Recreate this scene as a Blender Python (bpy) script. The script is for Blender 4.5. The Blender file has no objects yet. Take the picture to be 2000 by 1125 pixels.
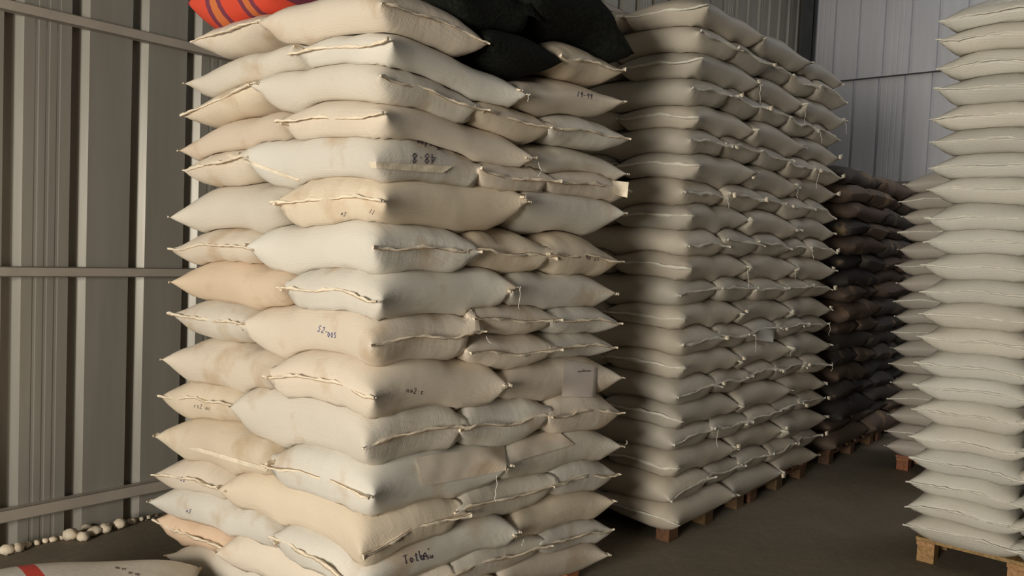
import bpy, math, random
import numpy as np
from mathutils import Vector, Matrix
from mathutils.bvhtree import BVHTree
PI = math.pi
SC = bpy.context.scene
COL = SC.collection

# ------------------------------------------------------------------ camera
CAM_H = 1.62; FPX = 1560.0; PITCH = math.radians(2.8); ROLL = math.radians(2.5)
fw = Vector((0, math.cos(PITCH), -math.sin(PITCH)))
up0 = Vector((0, math.sin(PITCH), math.cos(PITCH)))
X = Vector((1, 0, 0))
cr = X*math.cos(ROLL) + up0*math.sin(ROLL)
cu = up0*math.cos(ROLL) - X*math.sin(ROLL)
EYE = Vector((0, 0, CAM_H))
camd = bpy.data.cameras.new('camera'); cam = bpy.data.objects.new('camera', camd); COL.objects.link(cam)
camd.sensor_width = 36; camd.lens = 36*FPX/2000; camd.clip_start = .05; camd.clip_end = 200
M3 = Matrix((cr, cu, -fw)).transposed()
cam.matrix_world = Matrix.Translation(EYE) @ M3.to_4x4()
SC.camera = cam

def ray(px, py):
    return (fw*FPX + cr*(px-1000) - cu*(py-562.5)).normalized()

# ------------------------------------------------------------------ world, light, exposure
SC.view_settings.view_transform = 'Standard'; SC.view_settings.look = 'None'
SC.view_settings.gamma = 1; SC.view_settings.use_curve_mapping = False
SC.view_settings.exposure = 0.0
w = bpy.data.worlds.new('world'); SC.world = w; w.use_nodes = True
w.node_tree.nodes['Background'].inputs[0].default_value = (.80, .86, 1, 1)
w.node_tree.nodes['Background'].inputs[1].default_value = .4

TH = math.radians(41)
DB = Vector((math.sin(TH), math.cos(TH), 0))         # along the left wall, away from the camera
DN = Vector((math.cos(TH), -math.sin(TH), 0))        # from the left wall into the hall
WO = Vector((-2.53, 3.94, 0))                        # a point at the foot of the left wall
def room(s, n, z=0): return WO + DB*s + DN*n + Vector((0, 0, z))
S0, S1, N1, ZR = -6.2, 9.86, 12.5, 6.0               # hall limits: back, far end, right side, eaves

def area(name, loc, direction, sx, sy, power, color):
    l = bpy.data.lights.new(name, 'AREA'); l.shape = 'RECTANGLE'; l.size = sx; l.size_y = sy
    l.energy = power; l.color = color
    o = bpy.data.objects.new(name, l); COL.objects.link(o)
    o.location = loc; o.rotation_euler = Vector(direction).to_track_quat('-Z', 'Z').to_euler()
    return o
DOOR_N0, DOOR_N1, DOOR_Z = 3.35, 4.8, 3.0
# daylight entering by the open doorway behind the camera
area('doorway_daylight', room(S0+.02, (DOOR_N0+DOOR_N1)/2, 1.75), DB + Vector((0,0,-.02)), DOOR_N1-DOOR_N0-.1, 2.4, 550, (1, .925, .80))
# added fill light under the roof, brightens the far wall
area('added_far_wall_fill', room(9.0, 6.2, 5.95), (0, 0, -1), 9.0, .6, 105, (1, .97, .94))

# ------------------------------------------------------------------ materials
def newmat(name):
    m = bpy.data.materials.new(name); m.use_nodes = True
    nt = m.node_tree; return m, nt, nt.nodes['Principled BSDF']
def N(nt, t, **kw):
    n = nt.nodes.new(t)
    for k, v in kw.items(): setattr(n, k, v)
    return n
def ramp(nt, fac, stops):
    r = N(nt, 'ShaderNodeValToRGB'); e = r.color_ramp.elements
    while len(e) < len(stops): e.new(.5)
    for i, (p, c) in enumerate(stops): e[i].position = p; e[i].color = (*c, 1)
    nt.links.new(fac, r.inputs[0]); return r.outputs[0]
def noise(nt, vec, scale, detail=3, rough=.5):
    n = N(nt, 'ShaderNodeTexNoise'); n.inputs['Scale'].default_value = scale
    n.inputs['Detail'].default_value = detail; n.inputs['Roughness'].default_value = rough
    nt.links.new(vec, n.inputs['Vector']); return n.outputs['Fac']
def mixc(nt, fac, a, b, mode='MIX'):
    m = N(nt, 'ShaderNodeMix', data_type='RGBA', blend_type=mode)
    for s, v in ((0, fac), (6, a), (7, b)):
        if isinstance(v, (int, float)): m.inputs[s].default_value = v
        elif isinstance(v, tuple): m.inputs[s].default_value = (*v, 1)
        else: nt.links.new(v, m.inputs[s])
    return m.outputs[2]
def bump(nt, bsdf, h, strength, dist, prev=None):
    b = N(nt, 'ShaderNodeBump'); b.inputs['Strength'].default_value = strength; b.inputs['Distance'].default_value = dist
    nt.links.new(h, b.inputs['Height'])
    if prev is not None: nt.links.new(prev, b.inputs['Normal'])
    nt.links.new(b.outputs[0], bsdf.inputs['Normal']); return b.outputs[0]
def objvec(nt, scale=(1, 1, 1)):
    tc = N(nt, 'ShaderNodeTexCoord'); oi = N(nt, 'ShaderNodeObjectInfo')
    add = N(nt, 'ShaderNodeVectorMath', operation='ADD')
    mul = N(nt, 'ShaderNodeMath', operation='MULTIPLY'); mul.inputs[1].default_value = 37.0
    nt.links.new(oi.outputs['Random'], mul.inputs[0])
    cx = N(nt, 'ShaderNodeCombineXYZ')
    for i in range(3): nt.links.new(mul.outputs[0], cx.inputs[i])
    nt.links.new(tc.outputs['Object'], add.inputs[0]); nt.links.new(cx.outputs[0], add.inputs[1])
    mp = N(nt, 'ShaderNodeMapping'); mp.inputs['Scale'].default_value = scale
    nt.links.new(add.outputs[0], mp.inputs[0])
    return mp.outputs[0], oi, tc

def sack_mat(name, stain, rough, weave=.35):
    m, nt, b = newmat(name)
    v, oi, tc = objvec(nt)
    st = ramp(nt, noise(nt, v, 4.2, 4, .55), [(.57, (0, 0, 0)), (.70, (1, 1, 1))])
    fac = N(nt, 'ShaderNodeMath', operation='MULTIPLY'); fac.inputs[1].default_value = stain
    nt.links.new(st, fac.inputs[0])
    c = mixc(nt, fac.outputs[0], oi.outputs['Color'], (.52, .36, .20))
    soft = ramp(nt, noise(nt, v, 1.7, 3, .5), [(.3, (.88, .86, .84)), (.7, (1, 1, 1))])
    c = mixc(nt, 1.0, c, soft, 'MULTIPLY')
    dirt = ramp(nt, noise(nt, v, 45, 4, .7), [(.62, (1, 1, 1)), (.80, (.74, .70, .64))])
    c = mixc(nt, .35, c, dirt, 'MULTIPLY')
    nt.links.new(c, b.inputs['Base Color'])
    b.inputs['Roughness'].default_value = rough
    b.inputs['Specular IOR Level'].default_value = .35
    # woven tape relief and fine cross creases
    w1 = N(nt, 'ShaderNodeTexWave', bands_direction='X'); w1.inputs['Scale'].default_value = 60; w1.inputs['Distortion'].default_value = .6
    w2 = N(nt, 'ShaderNodeTexWave', bands_direction='Y'); w2.inputs['Scale'].default_value = 60; w2.inputs['Distortion'].default_value = .6
    nt.links.new(v, w1.inputs[0]); nt.links.new(v, w2.inputs[0])
    ad = N(nt, 'ShaderNodeMath', operation='ADD'); nt.links.new(w1.outputs['Fac'], ad.inputs[0]); nt.links.new(w2.outputs['Fac'], ad.inputs[1])
    n1 = bump(nt, b, ad.outputs[0], weave, .0009)
    mp = N(nt, 'ShaderNodeMapping'); mp.inputs['Scale'].default_value = (3, 26, 9); nt.links.new(v, mp.inputs[0])
    n2 = bump(nt, b, noise(nt, mp.outputs[0], 1.0, 3, .6), .35, .006, n1)
    bump(nt, b, noise(nt, v, 9, 3, .5), .25, .012, n2)
    return m
M_SACK = sack_mat('woven_sack_cream', .5, .50)
M_SACK2 = sack_mat('woven_sack_grey', .10, .48)
M_SACK3 = sack_mat('woven_sack_white', .06, .30, .6)
M_DARK = sack_mat('woven_sack_brown', .5, .8)

def simple(name, col, rough=.6, var=.15, scale=8, bm=None, metal=0.0, spec=.5):
    m, nt, b = newmat(name); v, oi, tc = objvec(nt)
    lo = tuple(max(0, c*(1-var)) for c in col); hi = tuple(min(1, c*(1+var)) for c in col)
    nt.links.new(ramp(nt, noise(nt, v, scale, 4, .6), [(.3, lo), (.7, hi)]), b.inputs['Base Color'])
    b.inputs['Roughness'].default_value = rough; b.inputs['Metallic'].default_value = metal
    b.inputs['Specular IOR Level'].default_value = spec
    if bm: bump(nt, b, noise(nt, v, bm[0], 4, .6), bm[1], bm[2])
    return m
M_HEM = simple('sack_hem', (.86, .76, .60), .6, .12, 30, (60, .5, .003))
M_HEM2 = simple('sack_hem_grey', (.72, .69, .60), .6, .12, 30, (60, .5, .003))
M_THREAD = simple('white_thread', (.78, .74, .66), .7)
M_STITCH = simple('stitch_thread', (.36, .22, .12), .8)
M_INKB = simple('blue_marker_ink', (.03, .045, .25), .6, .3, 60)
M_INKK = simple('dark_marker_ink', (.045, .03, .06), .6, .3, 60)
M_INKG = simple('faded_marker_ink', (.16, .13, .12), .7, .3, 60)
M_PAPER = simple('paper_sheet', (.68, .61, .55), .5, .05)
M_PAPER2 = simple('plastic_pouch', (.50, .49, .46), .35, .05)
M_STONE = simple('stone', (.72, .62, .48), .9, .25, 14, (22, .6, .01))
M_MOSS = simple('debris', (.22, .18, .12), .9, .4, 20, (40, .6, .006))
M_GIRT = simple('painted_steel_girt', (.34, .30, .255), .55, .10, 5, (40, .15, .002))
M_COLUMN = simple('dark_steel', (.05, .055, .06), .6, .2)
M_ADDED_GLOW, nt_, b_ = newmat('added_glow_panel'); b_.inputs['Base Color'].default_value = (.7, .75, .8, 1)  # glow for the unseen panel added with the far-wall fill
b_.inputs['Emission Color'].default_value = (.86, .92, 1, 1); b_.inputs['Emission Strength'].default_value = 1.0
M_ROOF = simple('roof_sheet', (.11, .115, .12), .6, .1)
M_OUT = simple('outer_apron', (.45, .43, .38), .9, .1)

def wood():
    m, nt, b = newmat('pallet_wood'); v, oi, tc = objvec(nt)
    mp = N(nt, 'ShaderNodeMapping'); mp.inputs['Scale'].default_value = (2, 40, 40); nt.links.new(v, mp.inputs[0])
    g = ramp(nt, noise(nt, mp.outputs[0], 1.2, 5, .6), [(.3, (.24, .13, .065)), (.7, (.46, .29, .16))])
    nt.links.new(mixc(nt, 1.0, g, oi.outputs['Color'], 'MULTIPLY'), b.inputs['Base Color'])
    b.inputs['Roughness'].default_value = .8
    bump(nt, b, noise(nt, mp.outputs[0], 2, 4, .6), .4, .004); return m
M_WOOD = wood()

def black_bag():
    m, nt, b = newmat('black_net_bag'); v, oi, tc = objvec(nt)
    c = ramp(nt, noise(nt, v, 70, 3, .6), [(.35, (.004, .005, .004)), (.62, (.012, .013, .010)), (.78, (.02, .032, .016))])
    nt.links.new(c, b.inputs['Base Color']); b.inputs['Roughness'].default_value = .9
    b.inputs['Specular IOR Level'].default_value = .15
    bump(nt, b, noise(nt, v, 90, 3, .6), .6, .004); return m
M_BLACK = black_bag()

def stripes():
    m, nt, b = newmat('striped_orange_cloth'); tc = N(nt, 'ShaderNodeTexCoord')
    sp = N(nt, 'ShaderNodeSeparateXYZ'); nt.links.new(tc.outputs['Object'], sp.inputs[0])
    mu = N(nt, 'ShaderNodeMath', operation='MULTIPLY'); mu.inputs[1].default_value = 4.2; nt.links.new(sp.outputs[0], mu.inputs[0])
    fr = N(nt, 'ShaderNodeMath', operation='FRACT'); nt.links.new(mu.outputs[0], fr.inputs[0])
    O = (.70, .075, .035); P = (.20, .04, .07); Y = (.62, .17, .05)
    r = N(nt, 'ShaderNodeValToRGB'); r.color_ramp.interpolation = 'CONSTANT'; e = r.color_ramp.elements
    st = [(0, O), (.34, P), (.47, Y), (.66, P), (.80, O)]
    while len(e) < len(st): e.new(.5)
    for i, (p, c) in enumerate(st): e[i].position = p; e[i].color = (*c, 1)
    nt.links.new(fr.outputs[0], r.inputs[0]); nt.links.new(r.outputs[0], b.inputs['Base Color'])
    b.inputs['Roughness'].default_value = .75
    bump(nt, b, noise(nt, tc.outputs['Object'], 14, 3, .5), .3, .01); return m
M_ORANGE = stripes()

def sheet_metal(name, lo, hi, rough=.42, metal=.35):
    m, nt, b = newmat(name); tc = N(nt, 'ShaderNodeTexCoord')
    mp = N(nt, 'ShaderNodeMapping'); mp.inputs['Scale'].default_value = (7, 7, .6); nt.links.new(tc.outputs['Object'], mp.inputs[0])
    n1 = noise(nt, mp.outputs[0], 1.5, 5, .6)
    c = ramp(nt, n1, [(.3, lo), (.7, hi)])
    d = ramp(nt, noise(nt, tc.outputs['Object'], 60, 3, .7), [(.66, (1, 1, 1)), (.8, (.75, .72, .68))])
    nt.links.new(mixc(nt, .5, c, d, 'MULTIPLY'), b.inputs['Base Color'])
    b.inputs['Roughness'].default_value = rough; b.inputs['Metallic'].default_value = metal
    bump(nt, b, noise(nt, mp.outputs[0], 1.0, 3, .5), .15, .01); return m
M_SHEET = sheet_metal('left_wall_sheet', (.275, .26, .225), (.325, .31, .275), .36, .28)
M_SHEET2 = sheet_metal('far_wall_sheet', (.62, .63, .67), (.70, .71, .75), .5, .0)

def floor_mat():
    m, nt, b = newmat('dusty_concrete'); tc = N(nt, 'ShaderNodeTexCoord'); v = tc.outputs['Object']
    c = ramp(nt, noise(nt, v, 1.3, 6, .6), [(.3, (.17, .145, .105)), (.7, (.235, .20, .15))])
    c2 = ramp(nt, noise(nt, v, 22, 5, .7), [(.35, (.80, .80, .80)), (.7, (1.0, 1.0, 1.0))])
    c = mixc(nt, 1.0, c, c2, 'MULTIPLY')
    sp = ramp(nt, noise(nt, v, 90, 2, .5), [(.70, (0, 0, 0)), (.75, (1, 1, 1))])
    c = mixc(nt, sp, c, (.42, .38, .30))
    nt.links.new(c, b.inputs['Base Color']); b.inputs['Roughness'].default_value = .85
    b.inputs['Specular IOR Level'].default_value = .25
    bump(nt, b, noise(nt, v, 12, 6, .65), .3, .01); return m
M_FLOOR = floor_mat()

def fore_mat():
    m, nt, b = newmat('printed_grey_sack'); v, oi, tc = objvec(nt)
    sp = N(nt, 'ShaderNodeSeparateXYZ'); nt.links.new(tc.outputs['Object'], sp.inputs[0])
    ad = N(nt, 'ShaderNodeMath', operation='MULTIPLY_ADD'); ad.inputs[1].default_value = 0.55
    nt.links.new(sp.outputs[1], ad.inputs[0]); nt.links.new(sp.outputs[0], ad.inputs[2])
    r = N(nt, 'ShaderNodeValToRGB'); r.color_ramp.interpolation = 'CONSTANT'; e = r.color_ramp.elements
    e.new(.5)
    for i, (p, c) in enumerate([(0, (0, 0, 0)), (.5, (1, 1, 1)), (.56, (0, 0, 0))]): e[i].position = p; e[i].color = (*c, 1)
    sh = N(nt, 'ShaderNodeMath', operation='ADD'); sh.inputs[1].default_value = .405
    nt.links.new(ad.outputs[0], sh.inputs[0]); nt.links.new(sh.outputs[0], r.inputs[0])
    base = ramp(nt, noise(nt, v, 6, 4, .6), [(.3, (.58, .55, .50)), (.7, (.68, .65, .60))])
    nt.links.new(mixc(nt, r.outputs[0], base, (.62, .055, .04)), b.inputs['Base Color'])
    b.inputs['Roughness'].default_value = .55
    bump(nt, b, noise(nt, v, 12, 4, .6), .4, .01); return m
M_FORE = fore_mat()

# ------------------------------------------------------------------ helpers
def mesh_obj(name, verts, faces, mat, parent=None, smooth=True, loc=(0, 0, 0), rotz=0, data=None, sharp=False):
    if data is None:
        data = bpy.data.meshes.new(name); data.from_pydata([tuple(v) for v in verts], [], faces)
        data.materials.append(mat)
        if smooth: data.polygons.foreach_set('use_smooth', [True]*len(data.polygons))
        data.update()
        if sharp: data.set_sharp_from_angle(angle=.7)
    o = bpy.data.objects.new(name, data); COL.objects.link(o)
    o.location = loc; o.rotation_euler = (0, 0, rotz)
    if parent: o.parent = parent
    return o
def tag(o, label=None, cat=None, group=None, kind=None):
    if label: o['label'] = label
    if cat: o['category'] = cat
    if group: o['group'] = group
    if kind: o['kind'] = kind
    return o
def empty(name, loc=(0, 0, 0), rotz=0):
    o = bpy.data.objects.new(name, None); COL.objects.link(o); o.location = loc; o.rotation_euler = (0, 0, rotz)
    o.empty_display_size = .1; return o
def box(c, s, vs=None, fs=None):
    vs = [] if vs is None else vs; fs = [] if fs is None else fs
    k = len(vs); x, y, z = c; a, b, d = s[0]/2, s[1]/2, s[2]/2
    vs += [(x+i*a, y+j*b, z+l*d) for i in (-1, 1) for j in (-1, 1) for l in (-1, 1)]
    fs += [tuple(k+q for q in f) for f in ((0,1,3,2),(4,6,7,5),(0,4,5,1),(2,3,7,6),(0,2,6,4),(1,5,7,3))]
    return vs, fs
def tube(pts, r, n=5):
    vs, fs = [], []
    for i, p in enumerate(pts):
        p = Vector(p); t = (Vector(pts[min(i+1, len(pts)-1)])-Vector(pts[max(i-1, 0)])).normalized()
        s = t.cross(Vector((.3, .1, .95))); s = s.normalized() if s.length > 1e-4 else Vector((1, 0, 0)); q = t.cross(s)
        for k in range(n):
            a = 2*PI*k/n; vs.append(p + (s*math.cos(a)+q*math.sin(a))*r)
    for i in range(len(pts)-1):
        for k in range(n): fs.append((i*n+k, i*n+(k+1) % n, (i+1)*n+(k+1) % n, (i+1)*n+k))
    fs.append(tuple(range(n))[::-1]); fs.append(tuple((len(pts)-1)*n+k for k in range(n)))
    return vs, fs
ORD = ['', 'topmost', 'second', 'third', 'fourth', 'fifth', 'sixth', 'seventh', 'eighth', 'ninth', 'tenth', 'eleventh', 'twelfth',
       'thirteenth', 'fourteenth', 'fifteenth', 'sixteenth', 'seventeenth', 'eighteenth', 'nineteenth', 'twentieth',
       'twenty-first', 'twenty-second', 'twenty-third']

# ------------------------------------------------------------------ building shell
def wall_sheet_profile(pitch, rib_w, depth, side, x0, x1, micro=True):
    near = min(side, .010)
    """(x, y) profile points along the wall; y is how far the sheet is pressed outward"""
    pts = []; k = math.floor(x0/pitch)
    while k*pitch < x1 + pitch:
        a = k*pitch
        seq = [(a, 0), (a+near, depth), (a+rib_w-side, depth), (a+rib_w, 0)]
        if micro:
            g = pitch-rib_w
            for q in ((.27, .5, .73) if k % 3 == 0 else ()):
                m = a+rib_w+g*q; seq += [(m-.010, 0), (m-.005, .002), (m+.005, .002), (m+.010, 0)]
        pts += seq; k += 1
    out = [p for p in pts if x0 < p[0] < x1]
    def at(x):
        for p, q in zip(pts, pts[1:]):
            if p[0] <= x <= q[0]: return p[1]+(q[1]-p[1])*(x-p[0])/max(1e-9, q[0]-p[0])
        return 0
    return [(x0, at(x0))]+out+[(x1, at(x1))]
def sheet_wall(name, origin, along, outward, x0, x1, heights, mat, pitch, phase, rib_w, depth, side, width, girts, girt_in, girt_mat, girt_h=.052):
    root = empty(name, origin); tag(root, kind='structure')
    for hi, (z0, z1) in enumerate(heights):
        x = x0
        while x < x1-1e-6:
            xe = min(x+width, x1)
            ph = phase + (.035 if hi else 0)
            prof = wall_sheet_profile(pitch, rib_w, depth, side, x-ph, xe-ph)
            off = .004*hi
            vs, fs = [], []
            for (px, py) in prof:
                p = along*(px+ph) + outward*(py-off)
                q = p + outward*.0015
                vs += [p+Vector((0,0,z0)), p+Vector((0,0,z1)), q+Vector((0,0,z0)), q+Vector((0,0,z1))]
            for i in range(len(prof)-1):
                b = i*4
                fs += [(b, b+4, b+5, b+1), (b+2, b+3, b+7, b+6), (b+1, b+5, b+7, b+3), (b, b+2, b+6, b+4)]
            mesh_obj('sheet_panel', vs, fs, mat, root, smooth=False)
            x = xe
    for z, h in girts:
        vs, fs = [], []
        for (u0, u1, zc, zh) in ((-.004, 0, z, h), (-.05, 0, z+h/2-.003, .004), (-.05, 0, z-h/2+.003, .004)):
            pass
        # channel section: face, two lips back to the sheet
        c = -outward*girt_in
        for (i0, i1, z0, z1) in ((girt_in-.004, girt_in, z-h/2, z+h/2), (.002, girt_in, z+h/2-.004, z+h/2), (.002, girt_in, z-h/2, z-h/2+.004)):
            k = len(vs)
            for xx in (x0, x1):
                for ii in (i0, i1):
                    for zz in (z0, z1): vs.append(along*xx - outward*ii + Vector((0, 0, zz)))
            fs += [tuple(k+q for q in f) for f in ((0,1,3,2),(4,6,7,5),(0,4,5,1),(2,3,7,6),(0,2,6,4),(1,5,7,3))]
        mesh_obj('girt', vs, fs, girt_mat, root, smooth=False)
    return root
def slab(name, s0, s1, n0, n1, z0, z1, mat):
    p = [room(s0, n0, z0), room(s0, n1, z0), room(s1, n1, z0), room(s1, n0, z0)]
    q = [v+Vector((0, 0, z1-z0)) for v in p]
    return p+q, [(0,3,2,1),(4,5,6,7),(0,1,5,4),(1,2,6,5),(2,3,7,6),(3,0,4,7)]
# floor and apron
p = [room(S0, -.15), room(S0, N1), room(S1+.15, N1), room(S1+.15, -.15)]
tag(mesh_obj('floor', [v for v in p]+[v-Vector((0,0,.15)) for v in p], [(0,1,2,3),(4,7,6,5),(0,4,5,1),(1,5,6,2),(2,6,7,3),(3,7,4,0)], M_FLOOR, smooth=False), kind='structure')
p = [room(S0-8, -6, -.02), room(S0-8, N1+3, -.02), room(S0, N1+3, -.02), room(S0, -6, -.02)]
tag(mesh_obj('outside_ground', p+[v-Vector((0,0,.1)) for v in p], [(0,1,2,3),(4,7,6,5),(0,4,5,1),(1,5,6,2),(2,6,7,3),(3,7,4,0)], M_OUT, smooth=False), kind='structure')
p = [room(S0, 0, ZR), room(S1, 0, ZR), room(S1, N1/2, ZR+1.2), room(S0, N1/2, ZR+1.2), room(S1, N1, ZR), room(S0, N1, ZR)]
th = Vector((0, 0, .04))
tag(mesh_obj('ceiling', p+[v+th for v in p], [(0,3,2,1),(3,5,4,2),(6,7,8,9),(9,8,10,11)], M_ROOF, smooth=False), kind='structure')
vs, fs = slab('', 8.7, 9.3, 1.7, 10.7, ZR-.02, ZR-.005, None)
tag(mesh_obj('added_fill_panel', vs, fs, M_ADDED_GLOW, smooth=False), kind='structure')  # added glowing panel above the fill light, out of view
# left wall
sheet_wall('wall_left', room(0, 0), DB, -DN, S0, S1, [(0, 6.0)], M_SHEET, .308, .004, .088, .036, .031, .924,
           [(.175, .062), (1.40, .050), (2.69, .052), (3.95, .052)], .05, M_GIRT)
# far wall: lower and upper sheets with a lap between them
sheet_wall('wall_far', room(S1, 0), DN, DB, 0, N1, [(0, 4.12), (4.09, 7.2)], M_SHEET2, .325, .06, .045, .045, .006, .975,
           [(2.69, .05)], .04, M_GIRT)
vs, fs = [], []
for (i0, i1, z0, z1) in ((.006, .03, 4.085, 4.10),):
    k = len(vs)
    for xx in (.1, N1-.1):
        for ii in (i0, i1):
            for zz in (z0, z1): vs.append(DN*xx - DB*ii + Vector((0, 0, zz)))
    fs += [tuple(k+q for q in f) for f in ((0,1,3,2),(4,6,7,5),(0,4,5,1),(2,3,7,6),(0,2,6,4),(1,5,7,3))]
tag(mesh_obj('trim_1', vs, fs, M_COLUMN, loc=room(S1, 0), smooth=False), kind='structure')
# corner column
vs, fs = box((0, 0, 3.0), (.14, .012, 6.0)); box((0, .066, 3.0), (.012, .12, 6.0), vs, fs); box((0, .13, 3.0), (.14, .012, 6.0), vs, fs)
tag(mesh_obj('trim_2', vs, fs, M_COLUMN, loc=room(S1-.25, .14), rotz=-TH, smooth=False), kind='structure')
vs, fs = slab('', S0, S1, N1, N1+.08, 0, ZR, M_ROOF)
tag(mesh_obj('wall_right', vs, fs, M_ROOF, smooth=False), kind='structure')
vs, fs = [], []
for (n0, n1, z0, z1) in ((0, DOOR_N0, 0, 7.2), (DOOR_N1, N1, 0, 7.2), (DOOR_N0, DOOR_N1, DOOR_Z, 7.2)):
    a, b = slab('', S0-.08, S0, n0, n1, z0, z1, None); k = len(vs); vs += a; fs += [tuple(k+i for i in f) for f in b]
tag(mesh_obj('wall_back', vs, fs, M_ROOF, smooth=False), kind='structure')

# ------------------------------------------------------------------ sacks
class Stack:
    def __init__(s, C, deg, A, B, z0):
        t = math.radians(deg)
        s.C = Vector((C[0], C[1], 0))
        s.db = Vector((math.sin(t), math.cos(t), 0)); s.da = Vector((-math.cos(t), math.sin(t), 0))
        s.res = .0125; s.pad = .25
        s.na = int((A+2*s.pad)/s.res)+2; s.nb = int((B+2*s.pad)/s.res)+2
        s.H = np.full((s.na, s.nb), z0, float)
    def world(s, a, b, z=0): return s.C + s.da*a + s.db*b + Vector((0, 0, z))
    def h(s, a, b):
        i = np.clip((a+s.pad)/s.res, 0, s.na-1.001); j = np.clip((b+s.pad)/s.res, 0, s.nb-1.001)
        i0 = i.astype(int); j0 = j.astype(int); fi = i-i0; fj = j-j0; H = s.H
        lin = (H[i0, j0]*(1-fi)+H[i0+1, j0]*fi)*(1-fj)+(H[i0, j0+1]*(1-fi)+H[i0+1, j0+1]*fi)*fj
        return lin
    def left(s, px, py):      # pixel -> (a, z) on the left face
        r = ray(px, py); n = s.db; t = (s.C-EYE).dot(n)/r.dot(n); p = EYE+r*t
        return (p-s.C).dot(s.da), p.z
    def right(s, px, py):     # pixel -> (b, z) on the right face
        r = ray(px, py); n = s.da; t = (s.C-EYE).dot(n)/r.dot(n); p = EYE+r*t
        return (p-s.C).dot(s.db), p.z

def make_sack(st, rect, axis, M, t, seed, mat, color, nu=22, nth=22, ear=.03, arch=.010, lump=.05, lowf=1.45,
              hem=None, ends=(1, -1), upow=4.0, vpow=3.4, fold=.0035, name='grain_sack', hexp=.56, hemw=.010, settle=.55):
    rnd = random.Random(seed)
    a0, a1, b0, b1 = rect
    ca, cb = (a0+a1)/2, (b0+b1)/2
    if axis == 'a': hl, hw = (a1-a0)/2, (b1-b0)/2; xd = st.da
    else: hl, hw = (b1-b0)/2, (a1-a0)/2; xd = st.db
    def to_ab(x, y):
        return (ca+x, cb-y) if axis == 'a' else (ca+y, cb+x)
    def st_h(H_, a, b):
        i = np.clip(((a+st.pad)/st.res+.5).astype(int), 0, st.na-1); j = np.clip(((b+st.pad)/st.res+.5).astype(int), 0, st.nb-1)
        q = H_[i, j]; return np.where(q < -.5, M(a, b)-t*.40, q)
    ph = [rnd.uniform(0, 6.28) for _ in range(8)]
    er = [rnd.uniform(-.012, .012) for _ in range(4)]
    seg = [rnd.uniform(8, 13), rnd.uniform(14, 22)]
    def wid(u): return hw*.975 + ear*np.abs(u)**5 - .012*(1-u*u)
    def prof(u, v):
        hh = np.clip(1-np.abs(u)**upow, 0, 1)**hexp
        vv = np.clip(1-np.abs(v)**vpow, 0, 1)**.5
        L = 1+lump*(np.sin(3.1*u+ph[0])*np.sin(2.3*v+ph[1])+.6*np.sin(6*u+ph[2]+2*v))
        return t/2*hh*vv*L
    Hs = st.H.copy(); okm = Hs > -.5
    e0 = [0.0]
    def sag(a, b):
        if True:
            acc = 0; n_ = 0
            for da_ in (-.07, -.035, 0, .035, .07):
                for db_ in (-.07, -.035, 0, .035, .07):
                    aa = np.clip(a+da_, max(a0, .0)+.055, max(a1-.05, a0+.06)); bb = np.clip(b+db_, b0+.055 if b0 > .03 else .055, b1-.05)
                    acc = acc + st_h(Hs, aa, bb); n_ += 1
            e = acc/n_ - (M(a, b)-t*.40)
            return settle*np.clip(e-e0[0], -.045, .035)
    ga, gb = np.meshgrid(np.linspace(max(a0, 0)+.03, a1-.03, 9), np.linspace(max(b0, 0)+.03, b1-.03, 9))
    e0[0] = float(np.mean(sag(ga, gb)))/settle + 1e-9
    def mid(u, v, a, b):
        z = M(a, b) + arch*(1-u*u) - .004 + sag(a, b)
        ears = np.abs(u)**6*np.abs(v)**3
        z = z + ears*np.where(u > 0, np.where(v > 0, er[0], er[1]), np.where(v > 0, er[2], er[3]))
        z = z + .004*np.sin(seg[0]*v*hw*2+ph[3])*np.abs(u)**4
        return z
    # mesh
    uu = np.linspace(-1, 1, nu+1); uu = .55*uu+.45*np.sin(uu*PI/2)
    tt = np.arange(nth)*2*PI/nth
    U, T = np.meshgrid(uu, tt, indexing='ij')
    V = np.sign(np.cos(T))*np.abs(np.cos(T))**.8
    S = np.sin(T)
    Y = V*wid(U); Xx = U*hl + .006*np.sin(ph[4]+V*3)*np.abs(U)**3
    # pinch the outline a little between the ears
    Xx = Xx - np.sign(U)*np.abs(U)**6*.012*(1-V*V)
    a, b = to_ab(Xx, Y)
    m = mid(U, V, a, b); p = prof(U, V)
    # gathers running out of each end
    g = fold*np.abs(U)**5*(1-np.abs(U)**14)*(np.sin(V*seg[1]+ph[5])+.6*np.sin(V*seg[1]*1.9+ph[6]))*np.sqrt(np.clip(1-V*V, 0, 1))
    ztop = m + p + g
    h = st.h(a, b)
    ztop = np.maximum(ztop, np.minimum(h+.3*p, m+2.2*p))
    zlow = np.maximum(m - p*lowf - g, h+.0025)
    zlow = np.minimum(zlow, ztop-.25*p-.002)
    Z = np.where(S > 1e-6, ztop, np.where(S < -1e-6, zlow, (m*.5+.25*(ztop+zlow))))
    zc = float(M(np.array([ca]), np.array([cb]))[0]) - t/2
    base = st.world(ca, cb, zc)
    rotz = math.atan2(xd.y, xd.x)
    verts = np.stack([Xx, Y, Z-zc], -1).reshape(-1, 3)
    n = nth; faces = []
    for i in range(nu):
        for k in range(n):
            faces.append((i*n+k, (i+1)*n+k, (i+1)*n+(k+1) % n, i*n+(k+1) % n))
    for e, flip in ((0, False), (nu, True)):
        for k in range(n//2):
            q = (e*n+k, e*n+k+1, e*n+(n-k-1) % n, e*n+(n-k) % n)
            q = tuple(dict.fromkeys(q))
            if len(q) > 2: faces.append(q[::-1] if flip else q)
    o = mesh_obj(name, verts, faces, mat, loc=base, rotz=rotz)
    o.color = (*color, 1)
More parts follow.
